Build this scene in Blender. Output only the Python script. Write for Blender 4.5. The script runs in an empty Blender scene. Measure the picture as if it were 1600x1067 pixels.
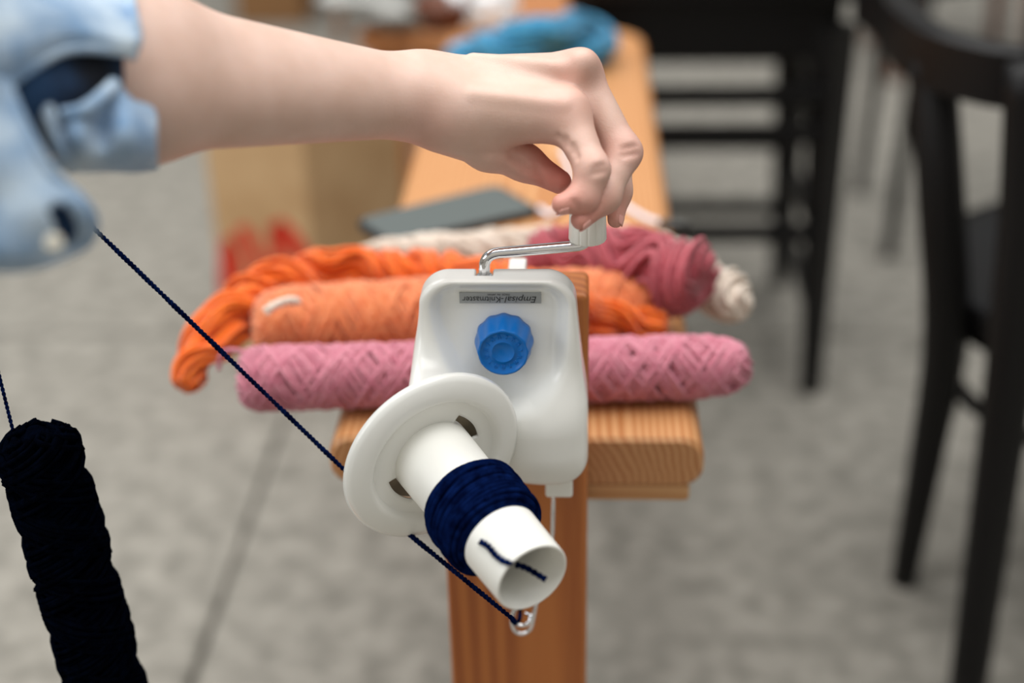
import bpy, math, random
import numpy as np
from mathutils import Vector, Matrix
random.seed(7); RNG = np.random.RandomState(7)
S = bpy.context.scene
COL = S.collection

# ------------------------------------------------------------ camera, world, light, exposure
FPX = 2222.0
CAM_Z = 1.2
YAW, PITCH, ROLL = math.radians(2.9), math.radians(27.9), math.radians(1.2)
_f = np.array([-math.sin(YAW)*math.cos(PITCH), math.cos(YAW)*math.cos(PITCH), -math.sin(PITCH)])
_r = np.array([math.cos(YAW), math.sin(YAW), 0.0])
_u = np.cross(_r, _f)
R_ = _r*math.cos(ROLL) - _u*math.sin(ROLL)
U_ = _r*math.sin(ROLL) + _u*math.cos(ROLL)
F_ = _f
C_ = np.array([0, 0, CAM_Z])
cam = bpy.data.cameras.new('camera'); camo = bpy.data.objects.new('camera', cam); COL.objects.link(camo)
cam.sensor_width = 36; cam.lens = FPX*36/1600; cam.clip_start = .02
M = Matrix(((R_[0], U_[0], -F_[0], 0), (R_[1], U_[1], -F_[1], 0), (R_[2], U_[2], -F_[2], CAM_Z), (0, 0, 0, 1)))
camo.matrix_world = M
S.camera = camo
cam.dof.use_dof = True; cam.dof.focus_distance = .893; cam.dof.aperture_fstop = 2.0

W = bpy.data.worlds.new('world'); S.world = W; W.use_nodes = True
W.node_tree.nodes['Background'].inputs[0].default_value = (.93, .97, 1, 1)
W.node_tree.nodes['Background'].inputs[1].default_value = .44
def area(name, loc, target, size, power, col=(1, 1, 1)):
    l = bpy.data.lights.new(name, 'AREA'); l.shape = 'RECTANGLE'; l.size, l.size_y = size; l.energy = power; l.color = col
    o = bpy.data.objects.new(name, l); COL.objects.link(o); o.location = loc
    o.rotation_euler = (Vector(target)-Vector(loc)).to_track_quat('-Z', 'Y').to_euler(); return o
area('skylight', (-.6, 1.6, 4.3), (-.2, 1.6, .6), (4.6, 6.5), 345, (1, .985, .96))
area('side_window', (-3.6, -.6, 2.3), (0, 1.0, .7), (2.2, 1.8), 40, (.93, .97, 1))
S.view_settings.view_transform = 'Standard'; S.view_settings.look = 'None'
S.view_settings.gamma = 1; S.view_settings.use_curve_mapping = False
S.view_settings.exposure = 0.05

# ------------------------------------------------------------ pixel helpers (a pixel is a direction; the depth is given by what it touches)
def ray(px, py): return F_ + R_*(px-800)/FPX - U_*(py-533.5)/FPX
def D(px, py, d): return C_ + ray(px, py)*d                       # at axial depth d
def G(px, py, z):                                                 # on horizontal plane z
    r = ray(px, py); return C_ + r*((z-CAM_Z)/r[2])
def V(px, py, y):                                                 # on vertical plane Y=y
    r = ray(px, py); return C_ + r*(y/r[1])
def proj(p):
    q = np.asarray(p)-C_; d = q@F_; return 800+FPX*(q@R_)/d, 533.5-FPX*(q@U_)/d, d

# ------------------------------------------------------------ materials
def srgb(r, g, b):
    f = lambda c: (c/255/12.92) if c/255 <= .04045 else ((c/255+.055)/1.055)**2.4
    return (f(r), f(g), f(b), 1)
def mat(name, c, rough=.5, metal=0, c2=None, scale=30, stretch=(1, 1, 1), bump=0, bscale=None, sss=0, coat=0, detail=4, fac=(.35, .65), sheen=0, attr=None, spec=.5):
    m = bpy.data.materials.new(name); m.use_nodes = True; nt = m.node_tree; b = nt.nodes['Principled BSDF']
    b.inputs['Base Color'].default_value = c; b.inputs['Roughness'].default_value = rough; b.inputs['Metallic'].default_value = metal
    b.inputs['Specular IOR Level'].default_value = spec
    if coat: b.inputs['Coat Weight'].default_value = coat; b.inputs['Coat Roughness'].default_value = .12
    if sheen: b.inputs['Sheen Weight'].default_value = sheen
    if sss:
        b.inputs['Subsurface Weight'].default_value = sss; b.inputs['Subsurface Radius'].default_value = (.006, .0022, .0012)
        b.inputs['Subsurface Scale'].default_value = 1.0
    tc = nt.nodes.new('ShaderNodeTexCoord'); mp = nt.nodes.new('ShaderNodeMapping'); mp.inputs['Scale'].default_value = stretch
    nt.links.new(tc.outputs['Object'], mp.inputs[0])
    out = None
    if c2:
        n = nt.nodes.new('ShaderNodeTexNoise'); n.inputs['Scale'].default_value = scale; n.inputs['Detail'].default_value = detail
        nt.links.new(mp.outputs[0], n.inputs['Vector'])
        r = nt.nodes.new('ShaderNodeValToRGB'); r.color_ramp.elements[0].position = fac[0]; r.color_ramp.elements[1].position = fac[1]
        r.color_ramp.elements[0].color = c; r.color_ramp.elements[1].color = c2
        nt.links.new(n.outputs[0], r.inputs[0]); out = r.outputs[0]
        nt.links.new(out, b.inputs['Base Color'])
    if attr:
        a = nt.nodes.new('ShaderNodeAttribute'); a.attribute_name = attr[0]
        mx = nt.nodes.new('ShaderNodeMix'); mx.data_type = 'RGBA'; mx.inputs['B'].default_value = attr[1]
        nt.links.new(a.outputs['Fac'], mx.inputs['Factor'])
        if out: nt.links.new(out, mx.inputs['A'])
        else: mx.inputs['A'].default_value = c
        nt.links.new(mx.outputs['Result'], b.inputs['Base Color'])
    if bump:
        n2 = nt.nodes.new('ShaderNodeTexNoise'); n2.inputs['Scale'].default_value = bscale or scale*3; n2.inputs['Detail'].default_value = 3
        nt.links.new(mp.outputs[0], n2.inputs['Vector'])
        bp = nt.nodes.new('ShaderNodeBump'); bp.inputs['Strength'].default_value = bump; bp.inputs['Distance'].default_value = .002
        nt.links.new(n2.outputs[0], bp.inputs['Height']); nt.links.new(bp.outputs[0], b.inputs['Normal'])
    return m
def wood(name, ca, cb, cc, axis='z', rough=.45, rings=42, center=(0, 0, 0)):
    """growth rings of a plank sawn along one axis: rings stretched along it, with fine pores"""
    m = bpy.data.materials.new(name); m.use_nodes = True; nt = m.node_tree; b = nt.nodes['Principled BSDF']; b.inputs['Roughness'].default_value = rough
    tc = nt.nodes.new('ShaderNodeTexCoord'); mp = nt.nodes.new('ShaderNodeMapping')
    st = {'x': (.06, 1, 1), 'y': (1, .06, 1), 'z': (1, 1, .06)}[axis]
    mp.inputs['Scale'].default_value = st; mp.inputs['Location'].default_value = tuple(-c*k for c, k in zip(center, st)); nt.links.new(tc.outputs['Object'], mp.inputs[0])
    w = nt.nodes.new('ShaderNodeTexWave'); w.wave_type = 'RINGS'; w.rings_direction = axis.upper(); w.inputs['Scale'].default_value = rings
    w.inputs['Distortion'].default_value = 12; w.inputs['Detail'].default_value = 2.5; w.inputs['Detail Scale'].default_value = .35
    nt.links.new(mp.outputs[0], w.inputs[0])
    n = nt.nodes.new('ShaderNodeTexNoise'); n.inputs['Scale'].default_value = 260; n.inputs['Detail'].default_value = 5; nt.links.new(mp.outputs[0], n.inputs[0])
    n3 = nt.nodes.new('ShaderNodeTexNoise'); n3.inputs['Scale'].default_value = 14; n3.inputs['Detail'].default_value = 3; nt.links.new(mp.outputs[0], n3.inputs[0])
    r = nt.nodes.new('ShaderNodeValToRGB'); e = r.color_ramp.elements; e[0].color = ca; e[0].position = .15; e[1].color = cb; e[1].position = .8
    nt.links.new(w.outputs[0], r.inputs[0])
    mx = nt.nodes.new('ShaderNodeMix'); mx.data_type = 'RGBA'; mx.inputs['B'].default_value = cc; nt.links.new(r.outputs[0], mx.inputs['A'])
    m1 = nt.nodes.new('ShaderNodeMath'); m1.operation = 'MULTIPLY_ADD'; nt.links.new(n.outputs[0], m1.inputs[0]); m1.inputs[1].default_value = 1.2; m1.inputs[2].default_value = -.4
    m2 = nt.nodes.new('ShaderNodeMath'); m2.operation = 'MULTIPLY'; m2.use_clamp = True; nt.links.new(m1.outputs[0], m2.inputs[0]); nt.links.new(n3.outputs[0], m2.inputs[1])
    nt.links.new(m2.outputs[0], mx.inputs['Factor']); nt.links.new(mx.outputs['Result'], b.inputs['Base Color'])
    bp = nt.nodes.new('ShaderNodeBump'); bp.inputs['Strength'].default_value = .15; bp.inputs['Distance'].default_value = .001
    nt.links.new(n.outputs[0], bp.inputs['Height']); nt.links.new(bp.outputs[0], b.inputs['Normal'])
    return m
MT = dict(
    white=mat('white_plastic', srgb(244, 244, 239), .22, coat=.3),
    tube=mat('matte_white_plastic', srgb(240, 239, 232), .38),
    blue=mat('blue_plastic', srgb(0, 108, 192), .3, spec=.4),
    chrome=mat('chrome', (.82, .82, .84, 1), .06, 1),
    bronze=mat('dull_bronze', srgb(120, 108, 88), .4, .8),
    steel=mat('steel', (.5, .5, .5, 1), .3, 1),
    plate=mat('label_foil', srgb(165, 168, 168), .35, .3),
    ink=mat('black_ink', srgb(15, 15, 15), .6),
    skin=mat('skin', srgb(206, 172, 155), .5, c2=srgb(216, 184, 169), scale=45, bump=.12, bscale=900, sss=.12, attr=('red', srgb(206, 112, 98)), fac=(.3, .7)),
    nail=mat('fingernail', srgb(228, 168, 156), .25, coat=.2),
    denim=mat('denim', srgb(112, 150, 190), .9, c2=srgb(200, 216, 228), scale=40, bump=.6, bscale=1100, fac=(.3, .72), sheen=.2),
    lining=mat('denim_inside', srgb(8, 14, 26), .95, c2=srgb(40, 82, 128), scale=16, bump=.5, bscale=1100),
    button=mat('pearl_button', srgb(225, 220, 205), .3),
    pine=wood('pine_post', srgb(180, 106, 48), srgb(154, 82, 32), srgb(190, 120, 60), 'z', center=(-.02, .80, 0), rings=34),
    plank=wood('pine_plank', srgb(198, 146, 98), srgb(172, 112, 64), srgb(206, 160, 114), 'y', .38, center=(-.03, 0, .60), rings=55),  # wood tones paled, so the sheen of reflected light is in the colour
    batten=wood('pine_batten', srgb(210, 160, 110), srgb(190, 136, 84), srgb(220, 178, 130), 'x'),
    far_wood=wood('far_wood', srgb(186, 124, 76), srgb(160, 98, 54), srgb(196, 140, 94), 'z'),
    floor=mat('concrete', srgb(106, 103, 95), .85, c2=srgb(150, 146, 137), scale=26, bump=.25, bscale=160, detail=9, fac=(.3, .68)),
    wall=mat('plaster', srgb(196, 190, 180), .9),
    brown=mat('brown_wood', srgb(118, 66, 40), .5),
    joint=mat('joint', srgb(96, 92, 84), .95),
    black=mat('black_paint', srgb(9, 8, 9), .42, spec=.25),
    dark=mat('dark_metal', srgb(52, 52, 50), .5),
    kraft=mat('kraft_paper', srgb(186, 150, 108), .9, c2=srgb(200, 166, 124), scale=12),
    red=mat('red_print', srgb(206, 50, 22), .8),
    phone=mat('phone_glass', srgb(88, 94, 92), .16),  # grey-green base colour holds the sky's reflection in the dark screen
    phone_edge=mat('phone_case', srgb(22, 24, 27), .4),
    cable=mat('cable', srgb(226, 224, 232), .45),
    paper=mat('white_cloth', srgb(246, 248, 250), .9),
    basket=mat('brown_bowl', srgb(96, 50, 28), .6),
)
def yarn_mat(name, a, b): return mat(name, srgb(*a), .95, c2=srgb(*b), scale=160, bump=.7, bscale=1400, sheen=.35, spec=.1)
YM = dict(pink=yarn_mat('pink_wool', (205, 118, 138), (222, 144, 160)), peach=yarn_mat('peach_wool', (228, 122, 70), (240, 148, 96)),
          orange=yarn_mat('orange_wool', (238, 98, 14), (250, 124, 34)), cream=yarn_mat('cream_wool', (232, 214, 196), (244, 230, 216)),
          rose=yarn_mat('rose_wool', (172, 70, 82), (192, 92, 102)), navy=mat('navy_wool', srgb(4, 12, 42), 1, c2=srgb(10, 28, 74), scale=160, bump=.7, bscale=1400, spec=.0),
          dark=mat('dark_navy_wool', srgb(3, 4, 9), 1, c2=srgb(4, 8, 20), scale=160, bump=.7, bscale=1400, spec=.0),
          blue=yarn_mat('blue_wool', (14, 124, 176), (84, 170, 206)))

# ------------------------------------------------------------ object helpers
def root(name, label, cat, loc, group=None):
    o = bpy.data.objects.new(name, None); COL.objects.link(o); o.location = loc; o.empty_display_size = .02
    o['label'] = label; o['category'] = cat
    if group: o['group'] = group
    return o
def mesh(name, vf, m, parent=None, smooth=True, bevel=0, seg=2, solid=0, sub=0):
    v, f = vf
    me = bpy.data.meshes.new(name); me.from_pydata([tuple(map(float, p)) for p in v], [], [tuple(map(int, q)) for q in f]); me.update()
    if smooth: me.polygons.foreach_set('use_smooth', [True]*len(me.polygons))
    me.materials.append(m)
    o = bpy.data.objects.new(name, me); COL.objects.link(o)
    if parent:
        o.parent = parent
        o.matrix_parent_inverse = Matrix.Translation(-parent.location) if parent.parent is None else Matrix()   # meshes hold world coordinates
    if solid: s = o.modifiers.new('thickness', 'SOLIDIFY'); s.thickness = solid; s.offset = 0
    if sub: s = o.modifiers.new('subdivision', 'SUBSURF'); s.levels = sub; s.render_levels = sub
    if bevel:
        s = o.modifiers.new('bevel', 'BEVEL'); s.width = bevel; s.segments = seg; s.limit_method = 'ANGLE'
        s.harden_normals = smooth
    return o
def merge(*parts):
    V_, F = [], []
    for v, f in parts:
        n = len(V_); V_ += [tuple(p) for p in v]; F += [tuple(i+n for i in q) for q in f]
    return V_, F
def box(x0, x1, y0, y1, z0, z1):
    v = [(x, y, z) for z in (z0, z1) for y in (y0, y1) for x in (x0, x1)]
    return v, [(0, 2, 3, 1), (4, 5, 7, 6), (0, 1, 5, 4), (2, 6, 7, 3), (0, 4, 6, 2), (1, 3, 7, 5)]
def prism(poly, z0, z1):
    n = len(poly); v = [(x, y, z0) for x, y in poly]+[(x, y, z1) for x, y in poly]
    return v, [tuple(range(n))[::-1], tuple(range(n, 2*n))]+[(i, (i+1) % n, n+(i+1) % n, n+i) for i in range(n)]
def frame(a):
    a = np.asarray(a, float); a = a/np.linalg.norm(a)
    h = np.array([0, 0, 1.]) if abs(a[2]) < .9 else np.array([1., 0, 0])
    e1 = np.cross(h, a); e1 /= np.linalg.norm(e1); return a, e1, np.cross(a, e1)
def tube(pts, r, sides=8, closed=False, caps=True):
    P = np.asarray(pts, float); n = len(P); rr = np.full(n, r) if np.isscalar(r) else np.asarray(r, float)
    if closed: T = np.roll(P, -1, 0)-np.roll(P, 1, 0)
    else: T = np.gradient(P, axis=0)
    T /= np.linalg.norm(T, axis=1)[:, None]+1e-12
    _, N, _ = frame(T[0]); Ns = []
    for t in T:
        N = N-t*(N@t); N = N/(np.linalg.norm(N)+1e-12); Ns.append(N)
    Ns = np.array(Ns); B = np.cross(T, Ns)
    a = np.arange(sides)*2*math.pi/sides
    v = (P[:, None, :]+rr[:, None, None]*(np.cos(a)[None, :, None]*Ns[:, None, :]+np.sin(a)[None, :, None]*B[:, None, :])).reshape(-1, 3)
    f = []
    for i in range(n if closed else n-1):
        j = (i+1) % n
        for k in range(sides): l = (k+1) % sides; f.append((i*sides+k, i*sides+l, j*sides+l, j*sides+k))
    if caps and not closed: f += [tuple(range(sides))[::-1], tuple((n-1)*sides+k for k in range(sides))]
    return v.tolist(), f
def lathe(prof, o, a, n=64, closed=False, e1=None):
    """prof = list of (along axis, radius)"""
    a, x, y = frame(a); o = np.asarray(o); v, f = [], []
    m = len(prof)
    for s, r in prof:
        for k in range(n):
            t = 2*math.pi*k/n; rr = r(t) if callable(r) else r
            v.append(o+a*s+(x*math.cos(t)+y*math.sin(t))*rr)
    for i in range(m if closed else m-1):
        j = (i+1) % m
        for k in range(n): l = (k+1) % n; f.append((i*n+k, i*n+l, j*n+l, j*n+k))
    if not closed: f += [tuple(range(n))[::-1], tuple((m-1)*n+k for k in range(n))]
    return [tuple(p) for p in v], f
def spline(P, n=12):
    P = np.asarray(P, float); Q = np.vstack([2*P[0]-P[1], P, 2*P[-1]-P[-2]]); out = []
    for i in range(1, len(Q)-2):
        for k in range(n):
            t = k/n; a, b, c, d = Q[i-1:i+3]
            out.append(.5*(2*b+(c-a)*t+(2*a-5*b+4*c-d)*t*t+(3*b-a-3*c+d)*t**3))
    out.append(P[-1]); return np.array(out)
def net(rows, nu=8, nv=8, skip=None, wr=.0022):
    A = np.array([spline(r, nu) for r in rows]); B = np.array([spline(A[:, j], nv) for j in range(A.shape[1])]).transpose(1, 0, 2)
    if wr: B = B+wr*(np.sin(B@np.array([90, 60, 140.]))+.7*np.sin(B@np.array([-150, 110, 80.])+2))[..., None]*F_
    n, m = B.shape[:2]; f = [(i*m+j, i*m+j+1, (i+1)*m+j+1, (i+1)*m+j) for i in range(n-1) for j in range(m-1) if not (skip and skip(i/(n-1), j/(m-1)))]
    return B.reshape(-1, 3), f
# signed-distance modelling: the zero surface of a function becomes one continuous mesh
def surface(fn, lo, hi, h):
    lo, hi = np.asarray(lo), np.asarray(hi); n = np.ceil((hi-lo)/h).astype(int)+1
    ax = [lo[i]+h*np.arange(n[i]) for i in range(3)]
    X = np.stack(np.meshgrid(*ax, indexing='ij'), -1).astype(np.float32)
    f = np.empty(n, np.float32)
    bs = 8                                                          # only blocks near the surface are sampled finely
    for i in range(0, n[0], bs):
        jj, kk = np.meshgrid(np.arange(0, n[1], bs), np.arange(0, n[2], bs), indexing='ij')
        cc = np.stack([np.full(jj.size, lo[0]+h*(i+bs/2)), lo[1]+h*(jj.ravel()+bs/2), lo[2]+h*(kk.ravel()+bs/2)], 1); fc = fn(cc)
        big = np.repeat(np.repeat(fc.reshape(jj.shape), bs, 0), bs, 1)[:n[1], :n[2]]
        sl_ = f[i:i+bs]; sl_[:] = big[None]
        m = np.broadcast_to(np.abs(big) < h*bs*1.3, sl_.shape); xs = X[i:i+bs]
        if m.any(): sl_[m] = fn(xs[m].astype(float))
    s = f < 0
    cnt = np.zeros(tuple(n-1), int)
    for d in np.ndindex(2, 2, 2): cnt += s[d[0]:n[0]-1+d[0], d[1]:n[1]-1+d[1], d[2]:n[2]-1+d[2]]
    act = (cnt > 0) & (cnt < 8); idx = -np.ones(act.shape, int); idx[act] = np.arange(act.sum())
    p = lo+h*(np.argwhere(act)+.5)
    faces = []
    for a in range(3):
        b, c = (a+1) % 3, (a+2) % 3
        sa = [slice(1, -1)]*3; sb = [slice(1, -1)]*3; sa[a] = slice(0, -1); sb[a] = slice(1, None)
        s0, s1 = s[tuple(sa)], s[tuple(sb)]
        ids = np.argwhere(s0 != s1); flip = s0[s0 != s1]
        e = ids.copy(); e[:, b] += 1; e[:, c] += 1
        q = []
        for db, dc in ((1, 1), (0, 1), (0, 0), (1, 0)):
            g = e.copy(); g[:, b] -= db; g[:, c] -= dc; q.append(idx[g[:, 0], g[:, 1], g[:, 2]])
        q = np.stack(q, 1); q[~flip] = q[~flip][:, ::-1]; faces.append(q)
    faces = np.vstack(faces)
    for _ in range(5):
        e = h*.2; fv = fn(p); g = np.stack([fn(p+np.eye(3)[i]*e)-fn(p-np.eye(3)[i]*e) for i in range(3)], 1)/(2*e)
        st = fv/np.maximum((g*g).sum(1), .2); st = np.clip(st, -h*.7, h*.7); p = p-g*st[:, None]
    return p, faces
def smin(a, b, k): hh = np.maximum(k-np.abs(a-b), 0)/k; return np.minimum(a, b)-hh*hh*k*.25
def smax(a, b, k): return -smin(-a, -b, k)
def cap(p, a, b, r1, r2):
    a, b = np.asarray(a), np.asarray(b); ba = b-a; t = np.clip((p-a)@ba/(ba@ba), 0, 1)
    return np.linalg.norm(p-a-t[:, None]*ba, axis=1)-(r1+(r2-r1)*t)
def text_mesh(body, size, shear=0):
    cu = bpy.data.curves.new('t', 'FONT'); cu.body = body; cu.size = size; cu.shear = shear; cu.align_x = 'CENTER'; cu.align_y = 'CENTER'; cu.resolution_u = 3
    o = bpy.data.objects.new('t', cu); COL.objects.link(o); dg = bpy.context.evaluated_depsgraph_get(); me = bpy.data.meshes.new_from_object(o.evaluated_get(dg))
    v = [tuple(x.co) for x in me.vertices]; f = [tuple(p.vertices) for p in me.polygons]
    bpy.data.objects.remove(o); bpy.data.curves.remove(cu); bpy.data.meshes.remove(me); return np.array(v), f

# ------------------------------------------------------------ setting: concrete floor of big slabs
JX, JY, SP = G(375, 850, 0)[0], G(130, 520, 0)[1], 2.4
fl = mesh('floor', box(-7, 7, -3, 9, -.08, -.012), MT['joint'], smooth=False); fl['kind'] = 'structure'
for nm, b_ in (('wall_back', box(-7, 7, 8.9, 9, 0, 3.6)), ('wall_left', box(-7, -6.9, -3, 9, 0, 3.6)), ('wall_right', box(6.9, 7, -3, 9, 0, 3.6)), ('wall_front', box(-7, 7, -3, -2.9, 0, 3.6))):
    mesh(nm, b_, MT['wall'], smooth=False)['kind'] = 'structure'
fl['label'] = 'speckled grey concrete floor with thin slab joints'
for i in range(-3, 3):
    for j in range(-2, 3):
        x0, y0 = JX+i*SP, JY+j*SP
        mesh('floor_slab', box(x0+.004, x0+SP-.004, y0+.004, y0+SP-.004, -.02, 0), MT['floor'], fl, smooth=False, bevel=.003, seg=1)

# ------------------------------------------------------------ bench with an upright post
PY0, PY1 = .852, .893                     # post front / back
SEAT_Y0 = .896
SEAT_Z = V(1000, 686, SEAT_Y0)[2]
sx0, sx1 = V(512, 690, SEAT_Y0)[0], V(1102, 690, SEAT_Y0)[0]
far = G(960, 42, SEAT_Z)[1]
bench = root('wooden_bench', 'narrow pine bench with an upright front post holding the white winder', 'bench', (0, 1.2, 0))
TH = .042
def rounded(x0, x1, y0, y1, r, n=6):
    p = []
    for cx, cy, a in ((x1-r, y1-r, 0), (x0+r, y1-r, 90), (x0+r, y0+r, 180), (x1-r, y0+r, 270)):
        p += [(cx+r*math.cos(math.radians(a+90*k/n)), cy+r*math.sin(math.radians(a+90*k/n))) for k in range(n+1)]
    return p
# seat: rounded cross-section swept along Y
def seat_mesh():
    sec = rounded(sx0, sx1, SEAT_Z-TH, SEAT_Z, .016); v, f = [], []; n = len(sec)
    ys = [(SEAT_Y0, .003), (SEAT_Y0+.003, 0)]+[(y, 0) for y in np.linspace(SEAT_Y0+.1, far-.05, 12)]+[(far-.05+.05*math.sin(t), .05*(1-math.cos(t))) for t in np.linspace(.2, 1.5, 8)]
    cx = (sx0+sx1)/2; cz = SEAT_Z-TH/2
    for y, ins in ys:
        hw = (sx1-sx0)/2; hz = TH/2
        for x, z in sec: v.append((cx+(x-cx)*(hw-ins)/hw, y, cz+(z-cz)*(hz-min(ins, .003))/hz))
    for i in range(len(ys)-1):
        for k in range(n): l = (k+1) % n; f.append((i*n+k, (i+1)*n+k, (i+1)*n+l, i*n+l))
    f += [tuple(range(n)), tuple((len(ys)-1)*n+k for k in range(n))[::-1]]
    return v, f
o = mesh('seat_plank', seat_mesh(), MT['plank'], bench, smooth=False); o['label'] = 'thick pine plank with rounded edges, sheen painted into its pale tone'
px0 = V(700, 950, PY0)[0]; px1 = V(918, 800, PY0)[0]; ptop = V(905, 462, PY0)[2]
mesh('post', box(px0, px1, PY0, PY1, 0, ptop), MT['pine'], bench, bevel=.004, seg=3)['label'] = 'orange-brown pine upright post'
bx1 = V(1078, 758, SEAT_Y0+.004)[0]
mesh('batten', box(sx0+.012, bx1, SEAT_Y0+.004, SEAT_Y0+.05, SEAT_Z-TH-.016, SEAT_Z-TH), MT['batten'], bench, bevel=.003)
mesh('leg', box((sx0+sx1)/2-.05, (sx0+sx1)/2+.05, far-.25, far-.2, 0, SEAT_Z-TH), MT['pine'], bench, bevel=.004)
mesh('stretcher', box((sx0+sx1)/2-.02, (sx0+sx1)/2+.02, PY1, far-.25, .2, .26), MT['pine'], bench, bevel=.004)

# ------------------------------------------------------------ yarn winder
YF = .808                                  # front plane of its body
A = D(676, 713, .905)                      # centre of the flange disc
E_px = (832, 903)
lo_, hi_ = .70, .90
for _ in range(40):
    dm = (lo_+hi_)/2; E = D(*E_px, dm); ax = (E-A)/np.linalg.norm(E-A); vr = -ray(676, 713); vr /= np.linalg.norm(vr)
    if ax@vr > .70: lo_ = dm
    else: hi_ = dm
AX = ax; TUBE_L = np.linalg.norm(E-A)
xc = V(780, 600, YF)[0]; zt = V(780, 413, YF+.021)[2]; zb = V(800, 757, YF)[2]; zc = (zt+zb)/2; hz = (zt-zb)/2
win = root('yarn_winder', 'white plastic hand-cranked yarn winder clamped to the bench post', 'yarn winder', (xc, YF, zb))
cr0 = V(757, 428, YF+.0165)
def body_sdf(p):
    x, y, z = p[:, 0]-xc, p[:, 1], p[:, 2]
    t = np.clip((zt-z)/(zt-zb), 0, 1)
    hx = .0512+.0078*np.minimum(t*1.7, 1)
    def rr(x, z, hx, hz, r):
        qx, qz = np.abs(x)-hx+r, np.abs(z)-hz+r
        return np.hypot(np.maximum(qx, 0), np.maximum(qz, 0))+np.minimum(np.maximum(qx, qz), 0)-r
    d2 = rr(x, z-zc, hx, hz, .020); e = .006
    y0, y1 = YF, YF+.024+.016*np.clip((t-.25)/.3, 0, 1)
    qy = np.abs(y-(y0+y1)/2)-(y1-y0)/2
    d = np.hypot(np.maximum(d2+e, 0), np.maximum(qy+e, 0))+np.minimum(np.maximum(d2+e, qy+e), 0)-e
    # recess on the front, shallower and narrower to the bottom
    zr0, zr1 = zr_top, zr_bot; tr = np.clip((zr0-z)/(zr0-zr1), 0, 1)
    d2r = rr(x-.001, z-(zr0+zr1)/2, .0425-.008*tr**1.6, (zr0-zr1)/2, .016)
    floor_y = YF+.0105-.006*tr**2
    d = smax(d, -smax(d2r, y-floor_y, .010), .008)
    # housing of the spindle, blended into the lower body
    q = p-A; s = q@AX; rad = np.linalg.norm(q-s[:, None]*AX, axis=1)
    hs = smax(rad-(.040-.10*(s+.012)), np.abs(s+.046)-.036, .008)
    d = smin(d, hs, .034)
    d = smin(d, cap(p, (xc+.030, YF+.012, zb+.030), (xc+.030, YF+.012, zb+.045), .026, .026), .03)
    # keep the housing inside the outline, notch for the crank
    d = smax(d, d2-.0, .010)
    nb = np.maximum(np.maximum(np.abs(p[:, 0]-cr0[0])-.0055, cr0[1]-.0050-y), (zt-.009)-z)
    return smax(d, -nb, .0015)
zr_top = V(780, 452, YF)[2]; zr_bot = V(780, 655, YF)[2]
v, f = surface(body_sdf, (xc-.075, .735, zb-.012), (xc+.075, .860, zt+.012), .0009)
mesh('housing', (v, f), MT['white'], win)['label'] = 'glossy white moulded housing with a recessed front'
# clamp over the post, foot and rod
ct = V(800, 409, .85)
cl_x = D(800, 409, .9)[0]
mesh('clamp', merge(box(cl_x-.006, cl_x+.0065, .831, .90, ptop, V(800, 402, .90)[2]), box(cl_x-.006, cl_x+.0065, PY1+.001, PY1+.012, ptop-.05, ptop+.004)), MT['white'], win, bevel=.002)
b0, b1 = V(852, 752, YF+.012), V(895, 771, YF+.012)
mesh('foot', box(b0[0], b1[0], YF+.006, YF+.026, b1[2], zb+.008), MT['white'], win, bevel=.002)
# crank
hk = V(918, 379, YF+.0165)
p0 = np.array([cr0[0], cr0[1], zt-.012]); top = V(771, 392, YF+.0165); top2 = V(900, 384, YF+.0165)
path = [p0, p0+(0, 0, .010)]
def fillet(a, b, c, r, n=8):
    a, b, c = map(np.asarray, (a, b, c)); u = (a-b)/np.linalg.norm(a-b); w = (c-b)/np.linalg.norm(c-b); P, Q = b+u*r, b+w*r
    return [(1-t)**2*P+2*t*(1-t)*b+t*t*Q for t in np.linspace(0, 1, n)]
k1 = np.array([cr0[0], cr0[1], V(760, 397, YF+.0165)[2]]); k2 = np.array([hk[0], cr0[1], V(918, 383, YF+.0165)[2]]); k3 = k2+(0, 0, .02)
path = [p0]+fillet(p0, k1, k2, .010)+fillet(k1, k2, k3, .007)+[k3]
crank = mesh('crank', tube(path, .0036, 20), MT['chrome'], win); crank['label'] = 'bent chrome crank arm'
mesh('crank_collar', lathe([(0, .0052), (.004, .0052), (.0045, .0045)], (cr0[0], cr0[1], zt-.0095), (0, 0, 1), 32), MT['chrome'], crank)
hz0 = k2[2]+.0040
flute = lambda R: (lambda t: R*(1-.05*max(0, math.cos(14*t)-.75)/.25))
mesh('crank_handle', lathe([(0, flute(.0114)), (.001, flute(.0120)), (.026, flute(.0112)), (.028, .009)], (hk[0], cr0[1], hz0), (0, 0, 1), 168), MT['tube'], crank)
# blue knob
kc = V(788, 530, YF+.010); KR = .0192
kprof = lambda R: (lambda t: R*(1-.045*(.5-.5*math.cos(12*t))))
ko = np.array([kc[0], YF+.0085, kc[2]])
knob = mesh('knob', lathe([(-.004, kprof(KR)), (.003, kprof(KR)), (.0165, kprof(KR*.86)), (.0175, KR*.83), (.0175, KR*.76), (.0160, KR*.74), (.0160, KR*.40), (.0165, KR*.39), (.0165, KR*.36), (.0160, KR*.35), (.0160, .0005)], ko, (0, -1, 0), 144), MT['blue'], win)
knob['label'] = 'fluted round blue knob'
marks = []
for k in range(15):
    a = 2*math.pi*k/15+.1; c = ko+np.array([math.cos(a)*KR*.57, -.0161, math.sin(a)*KR*.57]); e1 = np.array([math.cos(a), 0, math.sin(a)]); e2 = np.array([-math.sin(a), 0, math.cos(a)])
    for s in ((-1, 1) if k % 3 else (0,)):
        q = c+e2*s*.0007; marks.append(tube([q-e1*.0013, q+e1*.0013], .00028, 5))
    marks.append(tube([c+e1*.001-e2*.0007, c+e1*.001+e2*.0007], .00028, 5))
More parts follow.
